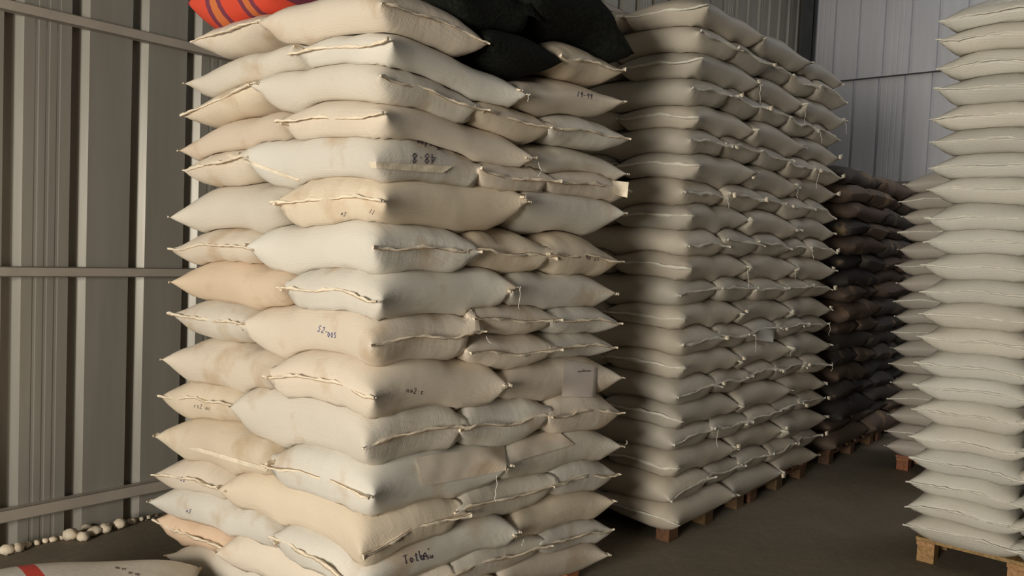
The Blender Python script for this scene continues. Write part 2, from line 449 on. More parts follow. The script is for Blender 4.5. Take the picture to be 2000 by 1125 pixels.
    # hems at the ends
    if hem:
        for e in ends:
            i = nu if e > 0 else 0
            K = max(10, nth//2+4) if nth < 20 else 26
            vq = np.linspace(-1, 1, K+1); u = np.full(K+1, float(e))
            y = vq*wid(u)*1.01; x = e*hl + .006*np.sin(ph[4]+vq*3)*e*e*e - e*.012*(1-vq*vq)
            aa, bb = to_ab(x, y); z = mid(u, vq, aa, bb) - zc
            tilt = rnd.uniform(-.3, 1.1); wv = hemw*rnd.uniform(.8, 1.25)
            hv, hf = [], []; sg = 1 if rnd.random() < .8 else -1
            for q in range(K+1):
                wq = wv*(1+.25*math.sin(q*1.7+ph[7])+.15*rnd.uniform(-1, 1))
                tq = tilt+.5*math.sin(q*.6+ph[2])
                zz = z[q]+.0015*math.sin(q*2.3)
                o1 = .0085+.003*math.sin(q*.9+ph[2]); z1 = zz+sg*wq*(.75+.3*math.sin(q*.7+ph[1]))
                x0 = x[q]-e*.004; x1 = x[q]+e*o1
                hv += [(x0, y[q], zz+.002), (x1+e*.001, y[q], z1), (x1+e*.0045, y[q], z1-.001*sg), (x1+e*.003, y[q], zz-.003*sg)]
            for q in range(K):
                c = q*4
                for r_ in range(4): hf.append((c+r_, c+(r_+1) % 4, c+4+(r_+1) % 4, c+4+r_))
            hf += [(0, 1, 2, 3), (K*4+3, K*4+2, K*4+1, K*4)]
            hm = mesh_obj('hem', hv, hf, hem, o)
            if nth >= 26:
                pts = []
                for q in range(K+1):
                    pts.append((x[q]+e*(.0115+.003*math.sin(q*.9+ph[2])), y[q], z[q]-sg*.0025+.0012*math.sin(q*2.3)))
                sv, sf = tube(pts, .0012, 4)
                mesh_obj('stitching', sv, sf, M_STITCH, hm)
    # raise the stack's height field
    gi = np.arange(st.na)*st.res-st.pad; gj = np.arange(st.nb)*st.res-st.pad
    ia = (gi > a0-.06) & (gi < a1+.06); jb = (gj > b0-.06) & (gj < b1+.06)
    GA, GB = np.meshgrid(gi[ia], gj[jb], indexing='ij')
    if axis == 'a': x, y = GA-ca, cb-GB
    else: x, y = GB-cb, GA-ca
    u = x/hl; v = y/np.maximum(.01, wid(np.clip(u, -1, 1)))
    ins = (np.abs(u) <= 1) & (np.abs(v) <= 1)
    uc, vc = np.clip(u, -1, 1), np.clip(v, -1, 1)
    mm = mid(uc, vc, GA, GB); pp = prof(uc, vc)
    sub = st.H[np.ix_(ia, jb)]
    zt = mm+pp; zt = np.maximum(zt, np.minimum(sub+.3*pp, mm+2.2*pp))
    st.H[np.ix_(ia, jb)] = np.where(ins, np.maximum(sub, zt), sub)
    return o

def thread(parent, p0, length, seed, r=.0016):
    rnd = random.Random(seed); pts = []
    x, y = 0, 0
    for i in range(8):
        f = i/7; pts.append(Vector(p0)+Vector((x, y, -length*f))); x += rnd.uniform(-.006, .006); y += rnd.uniform(-.006, .006)
    vs, fs = tube(pts, r, 4)
    inv = parent_inv(parent)
    mesh_obj('loose_thread', [inv @ v for v in vs], fs, M_THREAD, parent)
def parent_inv(o):
    return (Matrix.Translation(o.location) @ Matrix.Rotation(o.rotation_euler.z, 4, 'Z')).inverted()
def bvh_of(o):
    mw = Matrix.Translation(o.location) @ Matrix.Rotation(o.rotation_euler.z, 4, 'Z')
    return BVHTree.FromPolygons([mw @ v.co for v in o.data.vertices], [tuple(p.vertices) for p in o.data.polygons])

# ---- the front stack: rows read off from the photograph, top row first
F = Stack((-.467, 2.75), 41, 1.7, 1.8, .0)
cy = [10, 72, 138, 212, 295, 385, 472, 558, 645, 737, 837, 937, 1033, 1120, 1205, 1290]
th_ = [74, 68, 70, 78, 88, 90, 87, 87, 92, 97, 105, 98, 95, 88, 86, 84]
A_ = [(375,65),(370,150),(362,215),(362,282),(362,325),(340,410),(335,483),(343,538),(337,605),(327,690),(310,770),(313,838),(300,925),(302,965),(302,1022),(330,1090)]
JL_ = [(515,35),(575,95),(500,150),(553,225),(478,290),(540,403),(490,475),(553,567),(473,625),(527,730),(457,780),(525,907),(437,950),(540,1050),(430,1070),(540,1170)]
J1_ = [(945,70),(1020,185),(940,225),(1035,315),(948,350),(1025,378),(930,485),(1002,555),(938,655),(990,740),(915,835),(990,900),(908,1003),(1008,1045),(885,1110),(985,1140)]
J2_ = {0:(1105,105),2:(1082,247),4:(1078,364),6:(1080,497),8:(1085,625),10:(1080,808),12:(1090,940),14:(1065,1070)}
B_ = [(1215,135),(1215,190),(1222,262),(1220,342),(1225,372),(1215,403),(1210,497),(1198,560),(1208,622),(1212,725),(1207,797),(1210,857),(1203,920),(1195,972),(1195,1030),(1185,1082)]
CRM = (.77, .685, .575); TAN = (.76, .62, .47); WHT = (.76, .73, .66)
ROWS = {}
for k in range(16):
    cx = 757-(cy[k]-40)*.055
    zc = F.left(cx, cy[k])[1]
    tC = F.left(cx, cy[k]-th_[k]/2)[1]-F.left(cx, cy[k]+th_[k]/2)[1]
    aA, zA = F.left(*A_[k]); aJ, zJ = F.left(*JL_[k]); bJ, zJ1 = F.right(*J1_[k]); bB, zB = F.right(*B_[k])
    zL = ([0, aJ, aA], [zc, zJ, zA])
    if k in J2_:
        b2, z2 = F.right(*J2_[k]); zR = ([0, bJ, b2, bB], [zc, zJ1, z2, zB])
    else: b2 = None; zR = ([0, bJ, bB], [zc, zJ1, zB])
    ROWS[k] = dict(zc=zc, t=tC*1.22, aA=aA, aJ=aJ, bJ=bJ, b2=b2, bB=bB, zL=zL, zR=zR)
TIPC = {4: 308, 7: 572, 8: 653, 9: 766, 10: 876, 11: 952, 12: 1066, 13: 1142}
def rowM(r, dz=0, tip=0):
    def M(a, b):
        return np.interp(a, *r['zL']) + np.interp(b, *r['zR']) - r['zc'] + dz + tip*np.exp(-(np.maximum(a, 0)**2+np.maximum(b, 0)**2)/.13**2)
    return M
zlow16 = ROWS[15]['zc']-.09
F.H[:] = -1
LAB = {  # what marks a sack in the photograph
 (1,'C'): 'cream sack at the near corner with seam running right', (3,'C'): 'cream corner sack with its light seam on the left face',
 (4,'C'): 'sack at the near corner with 48.8 written upside down', (8,'C'): 'corner sack with blue marker scribble on its lit side',
 (13,'C'): 'corner sack with dark handwriting on its shaded side', (9,'C'): 'corner sack with brown stain on top and seam to left',
 (7,'N'): 'tan stained sack at the left end', (14,'N'): 'peach tan sack at the left end', (3,'N'): 'pale peach sack at the left end',
 (11,'C'): 'corner sack with loose fabric flap folded over its side', (9,'2'): 'right end sack with paper sheet hanging from it',
 (12,'N'): 'sack at left end with loose hem strip along its top'}
FS = {}
FG = 'cream grain sacks of the tall front stack'
def fsack(k, pos, rect, axis, t=None, M=None, tint=None, lab=None, **kw):
    r = ROWS[k]; rnd = random.Random(k*31+ord(pos[0])*7+len(pos))
    c = tint or random.Random(k*17+ord(pos[0])).choice([CRM, CRM, WHT, (.77, .67, .53), (.74, .69, .60)])
    q = rnd.uniform(.96, 1.03); c = tuple(x*q for x in c)
    tt = t or r['t']
    if pos == 'C': kw = dict(dict(upow=5.2, vpow=5.0, hexp=.5), **kw)
    o = make_sack(F, rect, axis, M or rowM(r, 0, .8*(F.left(757-(TIPC[k]-40)*.055, TIPC[k])[1]-r['zc']) if pos == 'C' and k in TIPC else 0), tt, k*100+ord(pos[0]), M_SACK, c, nu=38, nth=36, hem=M_HEM, fold=kw.pop('fold', .0085), **kw)
    row = ORD[k+1]
    where = {'C': 'at the near corner', 'N': 'at the left end of the lit face', '1': 'in the middle of the shaded face',
             '2': 'at the right end of the shaded face'}[pos[0]]
    word = 'layer from top' if k else 'layer'
    base = lab or LAB.get((k, pos))
    l = (base + ', front stack, ' + row + ' layer') if base else 'cream sack ' + where + ', front stack, ' + row + ' ' + word
    tag(o, l, 'sack', FG); FS[(k, pos)] = o
    return o
for k in range(15, -1, -1):
    r = ROWS[k]; odd = (k % 2 == 0)           # rows with the corner sack's end on the shaded face
    ov = .018; tB = .62*1.22*F.right(1200, 500)[0]*0 + r['t']
    aJ, aA, bJ, bB, b2 = r['aJ'], r['aA'], r['bJ'], r['bB'], r['b2']
    rn = random.Random(k+5); jo = rn.uniform(-.012, .012)
    tint = {(7): TAN, (14): (.80, .60, .44), (3): (.78, .67, .55)}.get(k)
    if odd:
        # far sack of the lit face lies along b, behind the corner sack
        fsack(k, 'N', (aJ-ov, aA-.01, -.0+jo, .78), 'b', t=r['t']*.92, tint=tint)
        if k == 8:
            # two thinner sacks share the height here
            zc2 = [F.right(1085, 682), F.right(1203, 668), F.right(915, 682)]
            lo = lambda a, b: np.interp(b, [zc2[2][0], zc2[0][0], zc2[1][0]], [zc2[2][1]-.01, zc2[0][1], zc2[1][1]])+a*0
            hi = lambda a, b: np.interp(b, [F.right(905, 625)[0], F.right(1085, 625)[0], F.right(1208, 622)[0]], [F.right(905, 615)[1], F.right(1085, 622)[1], F.right(1208, 622)[1]])+a*0
            fsack(k, '2low', (.01, .78, b2-.005, bB-.02), 'a', t=.135, M=lo, lab='thin cream sack, lower of two at right end')
            fsack(k, '1low', (-.01, .78, bJ-.05, b2+.01), 'a', t=.16, M=lo, lab='sagging sack in middle of shaded face, lower of two')
            fsack(k, '2', (.0, .78, b2-.01, bB), 'a', t=.15, M=hi)
            fsack(k, '1', (.0, .78, bJ-.03, b2+.01), 'a', t=.15, M=hi, lab='sack with dark scribble, upper of two in shaded middle')
            fsack(k, 'C', (-.0+jo, aJ, 0, bJ), 'a')
        else:
            fsack(k, '2', (.0+rn.uniform(-.01, .01), .78, b2-.01, bB), 'a')
            if k != 0: fsack(k, '1', (.0+rn.uniform(-.012, .012), .78, bJ-.02, b2+.01), 'a')
            fsack(k, 'C', (jo, aJ, .0, bJ), 'a', **(dict(ends=(1,)) if k == 4 else {}))
    else:
        fsack(k, 'N', (aJ-ov, aA, jo*.5, .49), 'a', tint=tint)
        fsack(k, '2', (.0+rn.uniform(-.01, .01), aJ, bJ-.02, bB), 'b')
        fsack(k, 'C', (.0, aJ, jo, bJ), 'b')

# ---- bags on top of the front stack
def topbag(name, label, cat, rect, axis, zfun, t, mat, seed, **kw):
    o = make_sack(F, rect, axis, zfun, t, seed, mat, (1, 1, 1), nu=30, nth=28, **kw); tag(o, label, cat); return o
def plane2(p, q):
    return lambda a, b: np.interp(b, [p[0], q[0]], [p[1], q[1]])+a*0
p = F.right(915, 62); q = F.right(1100, 122)
topbag('black_bag', 'small black mesh bag wedged between the cream sacks, below the larger black bag', 'bag', (-.02, .72, .50, .97), 'a', plane2((.5, p[1]+.01), (.97, q[1]+.015)), .20, M_BLACK, 901, upow=3, vpow=2.2, ear=.0, fold=.002, hexp=.5, lowf=1.2)
p = F.right(1010, -20); q = F.right(1225, 75)
bb = topbag('black_bag', 'large black mesh bag drooping over the right end of the front stack top', 'bag', (-.02, .7, .80, 1.52), 'b', lambda a, b: np.interp(b, [.80, 1.25, 1.52], [p[1]+.04, q[1]+.10, q[1]-.03])+a*0, .30, M_BLACK, 902, upow=3, vpow=2.2, ear=.0, fold=.002, hexp=.5, lowf=1.2)
p = F.right(900, -12)
topbag('black_bag', 'black mesh bag behind the top corner sack with green thread at its edge', 'bag', (.03, .66, .36, .86), 'a', lambda a, b: np.interp(b, [.36, .86], [p[1]+.03, p[1]+.02])+a*0, .22, M_BLACK, 903, upow=3, vpow=2.4, ear=.0, fold=.002, hexp=.5)
p = F.left(450, -15)
ob = make_sack(F, (.78, 1.46, .02, .62), 'a', lambda a, b: a*0+b*0+p[1]+.06, .30, 904, M_ORANGE, (1, 1, 1), nu=34, nth=30, ear=0, fold=.004, hexp=.5, upow=2.4, vpow=2.4, lowf=1.25, name='striped_bag')
tag(ob, 'orange striped cloth bag on top of the front stack', 'bag')

# ---- other stacks
def noisy(rn, s): return rn.uniform(-s, s)
def run_stack(st, zbase, pitch, nrow, plan, mat, tints, label, tail, group, seed, nu, nth, hem, tf=1.3, thr=0, jit=.012, topdrop=None, wob=.010, skip=None, tabs=0, droop=False, **kw):
    """plan(row) -> list of (rect, axis, position words)"""
    st.H[:] = -1; out = {}
    for i in range(nrow):
        rn = random.Random(seed+i)
        ks = [0, .37, .73, 1.1, 1.47, 1.84, 2.2]
        zz = [zbase+pitch*(i+.5)+noisy(rn, wob) for _ in ks]
        za = [0]+[noisy(rn, wob) for _ in range(3)]
        M = lambda a, b, zz=zz, za=za, i=i: np.interp(b, ks, zz)+np.interp(a, [0, .45, .85, 1.3], za)-(.03*np.exp(-np.maximum(a, 0)/.08)+.03*np.exp(-np.maximum(b, 0)/.08) if i == 0 and droop else 0)
        row = nrow-i
        for j, (rect, axis, pos) in enumerate(plan(i, rn)):
            if skip and skip(row, j): continue
            r4 = (rect[0]+noisy(rn, jit), rect[1]+noisy(rn, .006), rect[2]+noisy(rn, jit*.6), rect[3]+noisy(rn, jit*.6))
            c = rn.choice(tints); q = rn.uniform(.93, 1.04); c = tuple(x*q for x in c)
            hh = hem
            o = make_sack(st, r4, axis, M, pitch*tf, seed*1000+i*10+j, mat, c, nu=nu, nth=nth, hem=hh, **kw)
            tag(o, label + ' ' + pos + ', ' + tail + ', ' + ORD[row] + (' layer' if row == 1 else ' layer from top'), 'sack', group)
            out[(row, j)] = o
            if tabs and pos[:6] != 'behind' and rn.random() < tabs:
                B1 = r4[3]; z_ = M(np.array([0.]), np.array([B1]))[0]; w_ = rn.uniform(.012, .026)
                a_ = -.02 if axis == 'a' else .0
                q_ = [st.world(a_-.012, B1-.01, z_+.004), st.world(a_-.03, B1+w_*.3, z_+rn.uniform(.0, .02)), st.world(a_-.035, B1+.004, z_-w_), st.world(a_-.022, B1-w_, z_-w_*rn.uniform(.4, 1.2))]
                q_ += [v+st.da*.004 for v in q_]; inv_ = parent_inv(o)
                mesh_obj('ear_tab', [inv_ @ v for v in q_], [(0,1,2,3),(4,7,6,5),(0,4,5,1),(1,5,6,2),(2,6,7,3),(3,7,4,0)], M_HEM, o)
            if thr and rn.random() < thr:
                if axis == 'b': pt = st.world(r4[0]-.0, r4[3], M(np.array([0.]), np.array([r4[3]]))[0])
                else: pt = st.world(r4[0]-.01, r4[3], M(np.array([0.]), np.array([r4[3]]))[0])
                thread(o, pt - st.da*.012, rn.uniform(.05, .14), seed+i*7+j)
    return out

# pallets
def pallet(st, a0, a1, b0, b1, h, label, tint=(1, 1, 1), nboards=6):
    ca, cb = (a0+a1)/2, (b0+b1)/2; LA, LB = a1-a0, b1-b0
    root = empty('wooden_pallet', st.world(ca, cb), math.atan2(st.db.y, st.db.x)); tag(root, label, 'pallet', 'wooden pallets under the stacks')
    def part(name, c, s, col=tint):
        vs, fs = box((0, 0, 0), s); o = mesh_obj(name, vs, fs, M_WOOD, root, smooth=False, loc=c); o.color = (*col, 1)
        return o
    rn = random.Random(int(cb*100)+7)
    for i in range(nboards):                     # deck boards run along a
        x = -LB/2+.05+(LB-.1)*i/(nboards-1)
        part('deck_board', (x, 0, h-.011), (.095, LA, .02), tuple(c*rn.uniform(.75, 1.1) for c in tint))
    for y in (-LA/2+.05, 0, LA/2-.05):
        part('stringer_board', (0, y, h-.032), (LB, .09, .02))
        n = 3 if LB < 1.6 else 5
        for i in range(n):
            x = -LB/2+.06+(LB-.12)*i/(n-1)
            part('block', (x, y, (h-.042)/2), (.10, .085, h-.042), tuple(c*rn.uniform(.7, 1.1) for c in tint))
    return root

# second stack, behind and to the right of the front stack
S = Stack((.94, 4.33), 41, 1.5, 2.8, 0)
def planS(i, rn):
    if i % 2 == 0:
        L = [((.49, 1.28, 0, .5), 'a', 'behind the near corner')]
        L += [((0, .50, b0, b1), 'b', w) for (b0, b1, w) in ((1.46, 2.20, 'at the far end of the long face'), (.72, 1.48, 'in the middle of the long face'), (0, .74, 'at the near corner'))]
    else:
        L = [((.80, 1.28, 0, .8), 'b', 'behind the near corner')]
        xs = [0, .44, .88, 1.32, 1.76, 2.2]; nm = ['at the near corner', 'second from the near corner', 'in the middle of the long face', 'second from the far end', 'at the far end of the long face']
        L += [((0, .82, xs[j], xs[j+1]+.01), 'a', nm[j]) for j in (4, 3, 2, 1, 0)]
    return L
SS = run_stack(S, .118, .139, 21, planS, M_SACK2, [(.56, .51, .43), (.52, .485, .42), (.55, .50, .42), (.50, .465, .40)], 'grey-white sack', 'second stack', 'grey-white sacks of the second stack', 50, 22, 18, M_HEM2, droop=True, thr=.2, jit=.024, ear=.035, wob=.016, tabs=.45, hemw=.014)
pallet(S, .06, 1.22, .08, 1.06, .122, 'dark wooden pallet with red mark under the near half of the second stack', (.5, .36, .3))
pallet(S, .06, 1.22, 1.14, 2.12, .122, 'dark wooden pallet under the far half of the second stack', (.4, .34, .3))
# third stack, dark
D = Stack((S.C.x+S.db.x*2.55, S.C.y+S.db.y*2.55), 41, 1.5, 2.8, 0)
def planD(i, rn):
    if i % 2 == 0: return [((0, .5, b0, b1), 'b', w) for (b0, b1, w) in ((1.66, 2.5, 'at the far end'), (.82, 1.68, 'in the middle'), (0, .84, 'at the near end'))]
    xs = [0, .5, 1.0, 1.5, 2.0, 2.5]; nm = ['at the near end', 'second from the near end', 'in the middle', 'second from the far end', 'at the far end']
    return [((0, .82, xs[j], xs[j+1]+.01), 'a', nm[j]) for j in (4, 3, 2, 1, 0)]
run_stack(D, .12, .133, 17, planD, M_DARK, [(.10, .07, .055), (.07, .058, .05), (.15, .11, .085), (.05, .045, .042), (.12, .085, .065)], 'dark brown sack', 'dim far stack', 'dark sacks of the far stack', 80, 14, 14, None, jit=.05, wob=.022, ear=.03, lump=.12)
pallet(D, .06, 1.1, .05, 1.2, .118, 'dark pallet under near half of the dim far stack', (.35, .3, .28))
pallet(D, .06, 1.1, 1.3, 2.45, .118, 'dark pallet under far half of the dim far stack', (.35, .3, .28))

# right stack: its lit face looks at the camera; a runs to the left end, origin is the right end
r0 = ray(1812, 520); tt_ = 4.31/r0.y; PL = Vector((r0.x*tt_, r0.y*tt_, 0))
da = Vector((-math.cos(TH), math.sin(TH), 0))
WR = .50
RC = PL - da*(WR*2)
Rk = Stack((RC.x, RC.y), 41, 1.4, 1.2, 0)
def planR(i, rn):
    return [((WR-.0, WR*2, 0, .82), 'b', 'at the left end of the face'), ((0, WR+.01, 0, .82), 'b', 'right of the end column')]
run_stack(Rk, .137, .1317, 22, planR, M_SACK3, [(.71, .69, .62), (.68, .67, .61), (.72, .69, .61)], 'glossy white sack', 'right-hand stack', 'white sacks of the right-hand stack', 110, 28, 24, M_HEM2, jit=.012, wob=.014, ear=.035, tf=1.30, hemw=.008)
pallet(Rk, .02, .98, .06, .78, .135, 'pale wooden pallet under the right-hand stack', (1.25, 1.15, 1.0), 5)
# stack behind it
r0 = ray(1752, 600); tt_ = 6.3/r0.y; P2 = Vector((r0.x*tt_, r0.y*tt_, 0)); RC2 = P2 - da*1.0
R2 = Stack((RC2.x, RC2.y), 41, 1.4, 1.2, 0)
def planR2(i, rn):
    if i % 2: return [((.5, 1.0, 0, .82), 'b', 'at its left end')]
    return [((.2, 1.0, 0, .5), 'a', 'at its left end')]
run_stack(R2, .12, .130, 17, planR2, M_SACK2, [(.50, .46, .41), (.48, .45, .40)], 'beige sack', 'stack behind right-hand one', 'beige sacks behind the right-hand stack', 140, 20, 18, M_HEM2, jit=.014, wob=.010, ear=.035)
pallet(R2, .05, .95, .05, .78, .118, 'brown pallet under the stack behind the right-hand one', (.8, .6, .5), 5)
pallet(F, .08, 1.25, .08, 1.40, max(.06, zlow16), 'orange-brown pallet under the front stack', (1.2, .8, .55))

# ---- grey printed sack in the foreground at lower left
r0 = ray(170, 1104); zt = .285; tt_ = (zt-CAM_H)/r0.z; P = EYE+r0*tt_
G = Stack((P.x+.25, P.y-.33), 20, 1.2, 1.2, .0)
# its own frame: lies across the view on the floor
G.db = Vector((-.25, .97, 0)).normalized(); G.da = Vector((-.97, -.25, 0)).normalized(); G.C = P - G.da*.45 - G.db*.27; G.C.z = 0
fo = make_sack(G, (.06, .95, 0, .54), 'a', lambda a, b: a*0+b*0+.13, .235, 77, M_FORE, (1, 1, 1), nu=36, nth=34, ear=.02, hem=M_HEM, lowf=1.0, hexp=.5, name='printed_sack')
tag(fo, 'grey-white sack with a red printed band lying on the floor in the foreground', 'sack')

# ---- stones at the foot of the left wall
def stone(px, py, r, seed, mat=M_STONE, col=None):
    rn = random.Random(seed); d = ray(px, py+r*FPX/4.3*.5); t = -CAM_H/d.z; p = EYE+d*t
    p = p+DN*max(0, .06+r-(p-WO).dot(DN))*.0
    vs, fs = [], []; n, m = 9, 6
    sx, sy, sz = rn.uniform(.85, 1.3), rn.uniform(.8, 1.1), rn.uniform(.6, .85)
    for i in range(m+1):
        for k in range(n):
            a, f = 2*PI*k/n, PI*i/m; q = 1+.16*math.sin(3*a+seed)*math.sin(f*2+seed)+rn.uniform(-.07, .07)
            if i in (0, m): q = 1
            vs.append((r*sx*q*math.sin(f)*math.cos(a), r*sy*q*math.sin(f)*math.sin(a), r*sz*(1+q*math.cos(f))*.95))
    for i in range(m):
        for k in range(n): fs.append((i*n+k, (i+1)*n+k, (i+1)*n+(k+1) % n, i*n+(k+1) % n))
    return mesh_obj('stone', vs, fs, mat, loc=(p.x, p.y, 0), rotz=rn.uniform(0, 6))
SG = 'stones along the foot of the left wall'
for (px, py, r, l) in [(138, 1047, .034, 'largest pale round stone at the left wall foot, left of the cluster'), (163, 1050, .028, 'low cream stone right of the largest stone'),
                       (185, 1038, .032, 'pinkish stone in the middle of the cluster by the wall'), (170, 1032, .02, 'small pale stone behind the pinkish one'),
                       (205, 1034, .030, 'grey-brown stone right of the pinkish stone'), (234, 1026, .030, 'cream stone at the right end of the cluster'),
                       (14, 1077, .030, 'reddish stone at the far left of the wall foot'), (34, 1073, .026, 'grey stone next to the reddish stone'),
                       (54, 1066, .018, 'small grey pebble left of the pebble line'), (72, 1062, .015, 'small yellowish pebble near the middle of the pebble line'),
                       (88, 1058, .014, 'tiny brown pebble in the pebble line'), (104, 1055, .016, 'small tan pebble left of the cluster'), (120, 1052, .012, 'tiny pebble touching the largest stone'),
                       (258, 1020, .018, 'small brown stone right of the cluster'), (276, 1015, .014, 'tiny stone between cluster and sacks'), (290, 1011, .013, 'tiny stone nearest the front stack')]:
    tag(stone(px, py, r*1.2, px), l, 'stone', SG)
# rubble ridge against the sheet (uncountable grit)
vs, fs = [], []
rn = random.Random(4)
for i in range(260):
    s = -.35+rn.random()*2.6; p = room(s, .02+rn.random()**2*.06); q = rn.uniform(.004, .011)
    k = len(vs)
    for d in ((1,0,0),(-1,0,0),(0,1,0),(0,-1,0),(0,0,1.2),(0,0,-.3)):
        vs.append((p.x+d[0]*q*rn.uniform(.7, 1.3), p.y+d[1]*q, max(0, q*.4+d[2]*q)))
    fs += [tuple(k+x for x in f) for f in ((0,2,4),(2,1,4),(1,3,4),(3,0,4),(2,0,5),(1,2,5),(3,1,5),(0,3,5))]
tag(mesh_obj('grit', vs, fs, M_MOSS, smooth=False), 'loose grit and rubble along the foot of the left wall', 'grit', kind='stuff')

# ------------------------------------------------------------------ handwriting on the sacks
FONT = {
 '4': [[(.7, 0), (.7, 1), (.05, .35), (.9, .35)]], '8': [[(.5,.52),(.15,.75),(.45,1),(.8,.78),(.5,.52),(.1,.25),(.45,0),(.85,.25),(.5,.52)]],
 '.': [[(.4, .42), (.5, .5)]], '9': [[(.8,.75),(.5,1),(.2,.75),(.5,.5),(.8,.75),(.7,0)]], '-': [[(.1,.45),(.8,.5)]],
 'T': [[(0,.95),(1,1)],[(.5,1),(.45,0)]], 'o': [[(.5,.55),(.15,.3),(.45,0),(.8,.25),(.5,.55)]], 't': [[(.5,.95),(.4,.1),(.7,0)],[(.15,.65),(.8,.68)]],
 'a': [[(.75,.5),(.35,.55),(.15,.2),(.45,0),(.75,.45),(.8,0)]], 'l': [[(.45,1),(.4,.05),(.6,0)]], 'b': [[(.25,1),(.2,.05),(.6,0),(.7,.4),(.25,.45)]],
 's': [[(.8,.5),(.3,.55),(.3,.3),(.7,.25),(.6,0),(.15,.02)]], 'u': [[(.15,.5),(.2,.05),(.6,.05),(.75,.5),(.8,0)]], 'r': [[(.2,.55),(.25,0)],[(.25,.35),(.7,.55)]],
 'd': [[(.75,.4),(.3,.5),(.2,.1),(.6,.05),(.75,1),(.8,0)]], 'n': [[(.2,.5),(.2,0)],[(.2,.4),(.6,.5),(.7,0)]], 'S': [[(.8,.9),(.3,1),(.2,.65),(.7,.45),(.6,0),(.1,.1)]],
 '2': [[(.2,.8),(.6,1),(.7,.6),(.15,0),(.85,.05)]], '0': [[(.5,1),(.15,.5),(.5,0),(.8,.5),(.5,1)]], '6': [[(.7,1),(.2,.4),(.5,0),(.8,.3),(.3,.4)]],
 'c': [[(.75,.5),(.3,.5),(.2,.15),(.7,0)]], '1': [[(.5,1),(.45,0)]], "'": [[(.4,1),(.5,.8)]], 'm': [[(.05,0),(.1,.5),(.4,.4),(.45,0),(.5,.45),(.85,.4),(.9,0)]],
 '5': [[(.8,1),(.3,1),(.25,.6),(.7,.5),(.6,0),(.15,.05)]], 'e': [[(.15,.3),(.75,.35),(.5,.6),(.15,.25),(.5,0),(.8,.1)]], 'N': [[(.1,0),(.1,1),(.8,0),(.8,1)]]}
def write(o, text, px, py, hpx, deg, mat, adv=.85, r=.0012, lab=None, jig=.05, widths=.75):
    bv = bvh_of(o); inv = parent_inv(o); rn = random.Random(int(px)); vs, fs = [], []
    ca, sa = math.cos(math.radians(deg)), math.sin(math.radians(deg)); W = len(text)*hpx*adv*widths
    for i, ch in enumerate(text):
        for stv in FONT.get(ch, []):
            pts = []
            dense = []
            for (p, q) in zip(stv, stv[1:]):
                for f in (0, .34, .67): dense.append((p[0]+(q[0]-p[0])*f, p[1]+(q[1]-p[1])*f))
            dense.append(stv[-1])
            oy = rn.uniform(-jig, jig)
            for (fx, fy) in dense:
                lx = (i*adv+fx*.75)*hpx*widths - W/2; ly = (fy+oy)*hpx - hpx/2
                x = px+lx*ca+ly*sa; y = py+lx*sa-ly*ca
                hit = bv.ray_cast(EYE, ray(x, y))
                if hit[0] is None:
                    if len(pts) > 1: a, b = tube(pts, r, 4); k = len(vs); vs += a; fs += [tuple(k+z for z in f_) for f_ in b]
                    pts = []; continue
                pts.append(hit[0]+(hit[1] if hit[1].dot(ray(x, y)) < 0 else -hit[1])*.0008)
            if len(pts) > 1: a, b = tube(pts, r, 4); k = len(vs); vs += a; fs += [tuple(k+z for z in f_) for f_ in b]
    if vs:
        h = mesh_obj('handwriting', [inv @ v for v in vs], fs, mat, o)
        if lab: h['label'] = lab
write(FS[(4,'C')], '48.8', 826, 309, 19, 183, M_INKK, lab='48.8 in dark marker, upside down', r=.0014)
write(FS[(4,'C')], 'Tradan', 836, 283, 13, 190, M_INKK)
write(FS[(8,'C')], 'S2-', 632, 645, 12, 22, M_INKB, r=.0013); write(FS[(8,'C')], '00S', 649, 654, 10, 4, M_INKB, r=.0013)
write(FS[(13,'C')], 'Tota', 808, 1089, 17, -14, M_INKK, r=.0014); write(FS[(13,'C')], "lo'", 829, 1080, 15, -14, M_INKK, r=.0013); write(FS[(13,'C')], 'su', 838, 1085, 12, -14, M_INKK, r=.0013)
write(FS[(9,'C')], 'no2.c', 810, 763, 11, 8, M_INKG, r=.0011)
write(FS[(12,'C')], 'e-mu2s', 772, 1054, 9, -17, M_INKG, r=.0011)
write(FS[(10,'N')], 'rs2 ac', 396, 794, 9, 10, M_INKG, r=.0011)
write(FS[(12,'N')], '2s', 358, 936, 8, 15, M_INKB, r=.0012); write(FS[(13,'N')], 'o5', 369, 998, 8, 25, M_INKB, r=.0013)
write(FS[(6,'2')], '90.22', 1157, 503, 9, 4, M_INKK, r=.0012); write(FS[(1,'2')], '19-99', 1142, 186, 10, 12, M_INKK, r=.0012)
write(FS[(1,'C')], 'oc', 748, 50, 8, 5, M_INKK, r=.0011); write(FS[(5,'C')], 'oS', 672, 417, 9, 30, M_INKK, r=.0010); write(FS[(5,'C')], '11', 727, 414, 9, 30, M_INKK, r=.0010)
write(FS[(8,'1')], 'sea', 1002, 590, 11, -20, M_INKK, r=.0012)

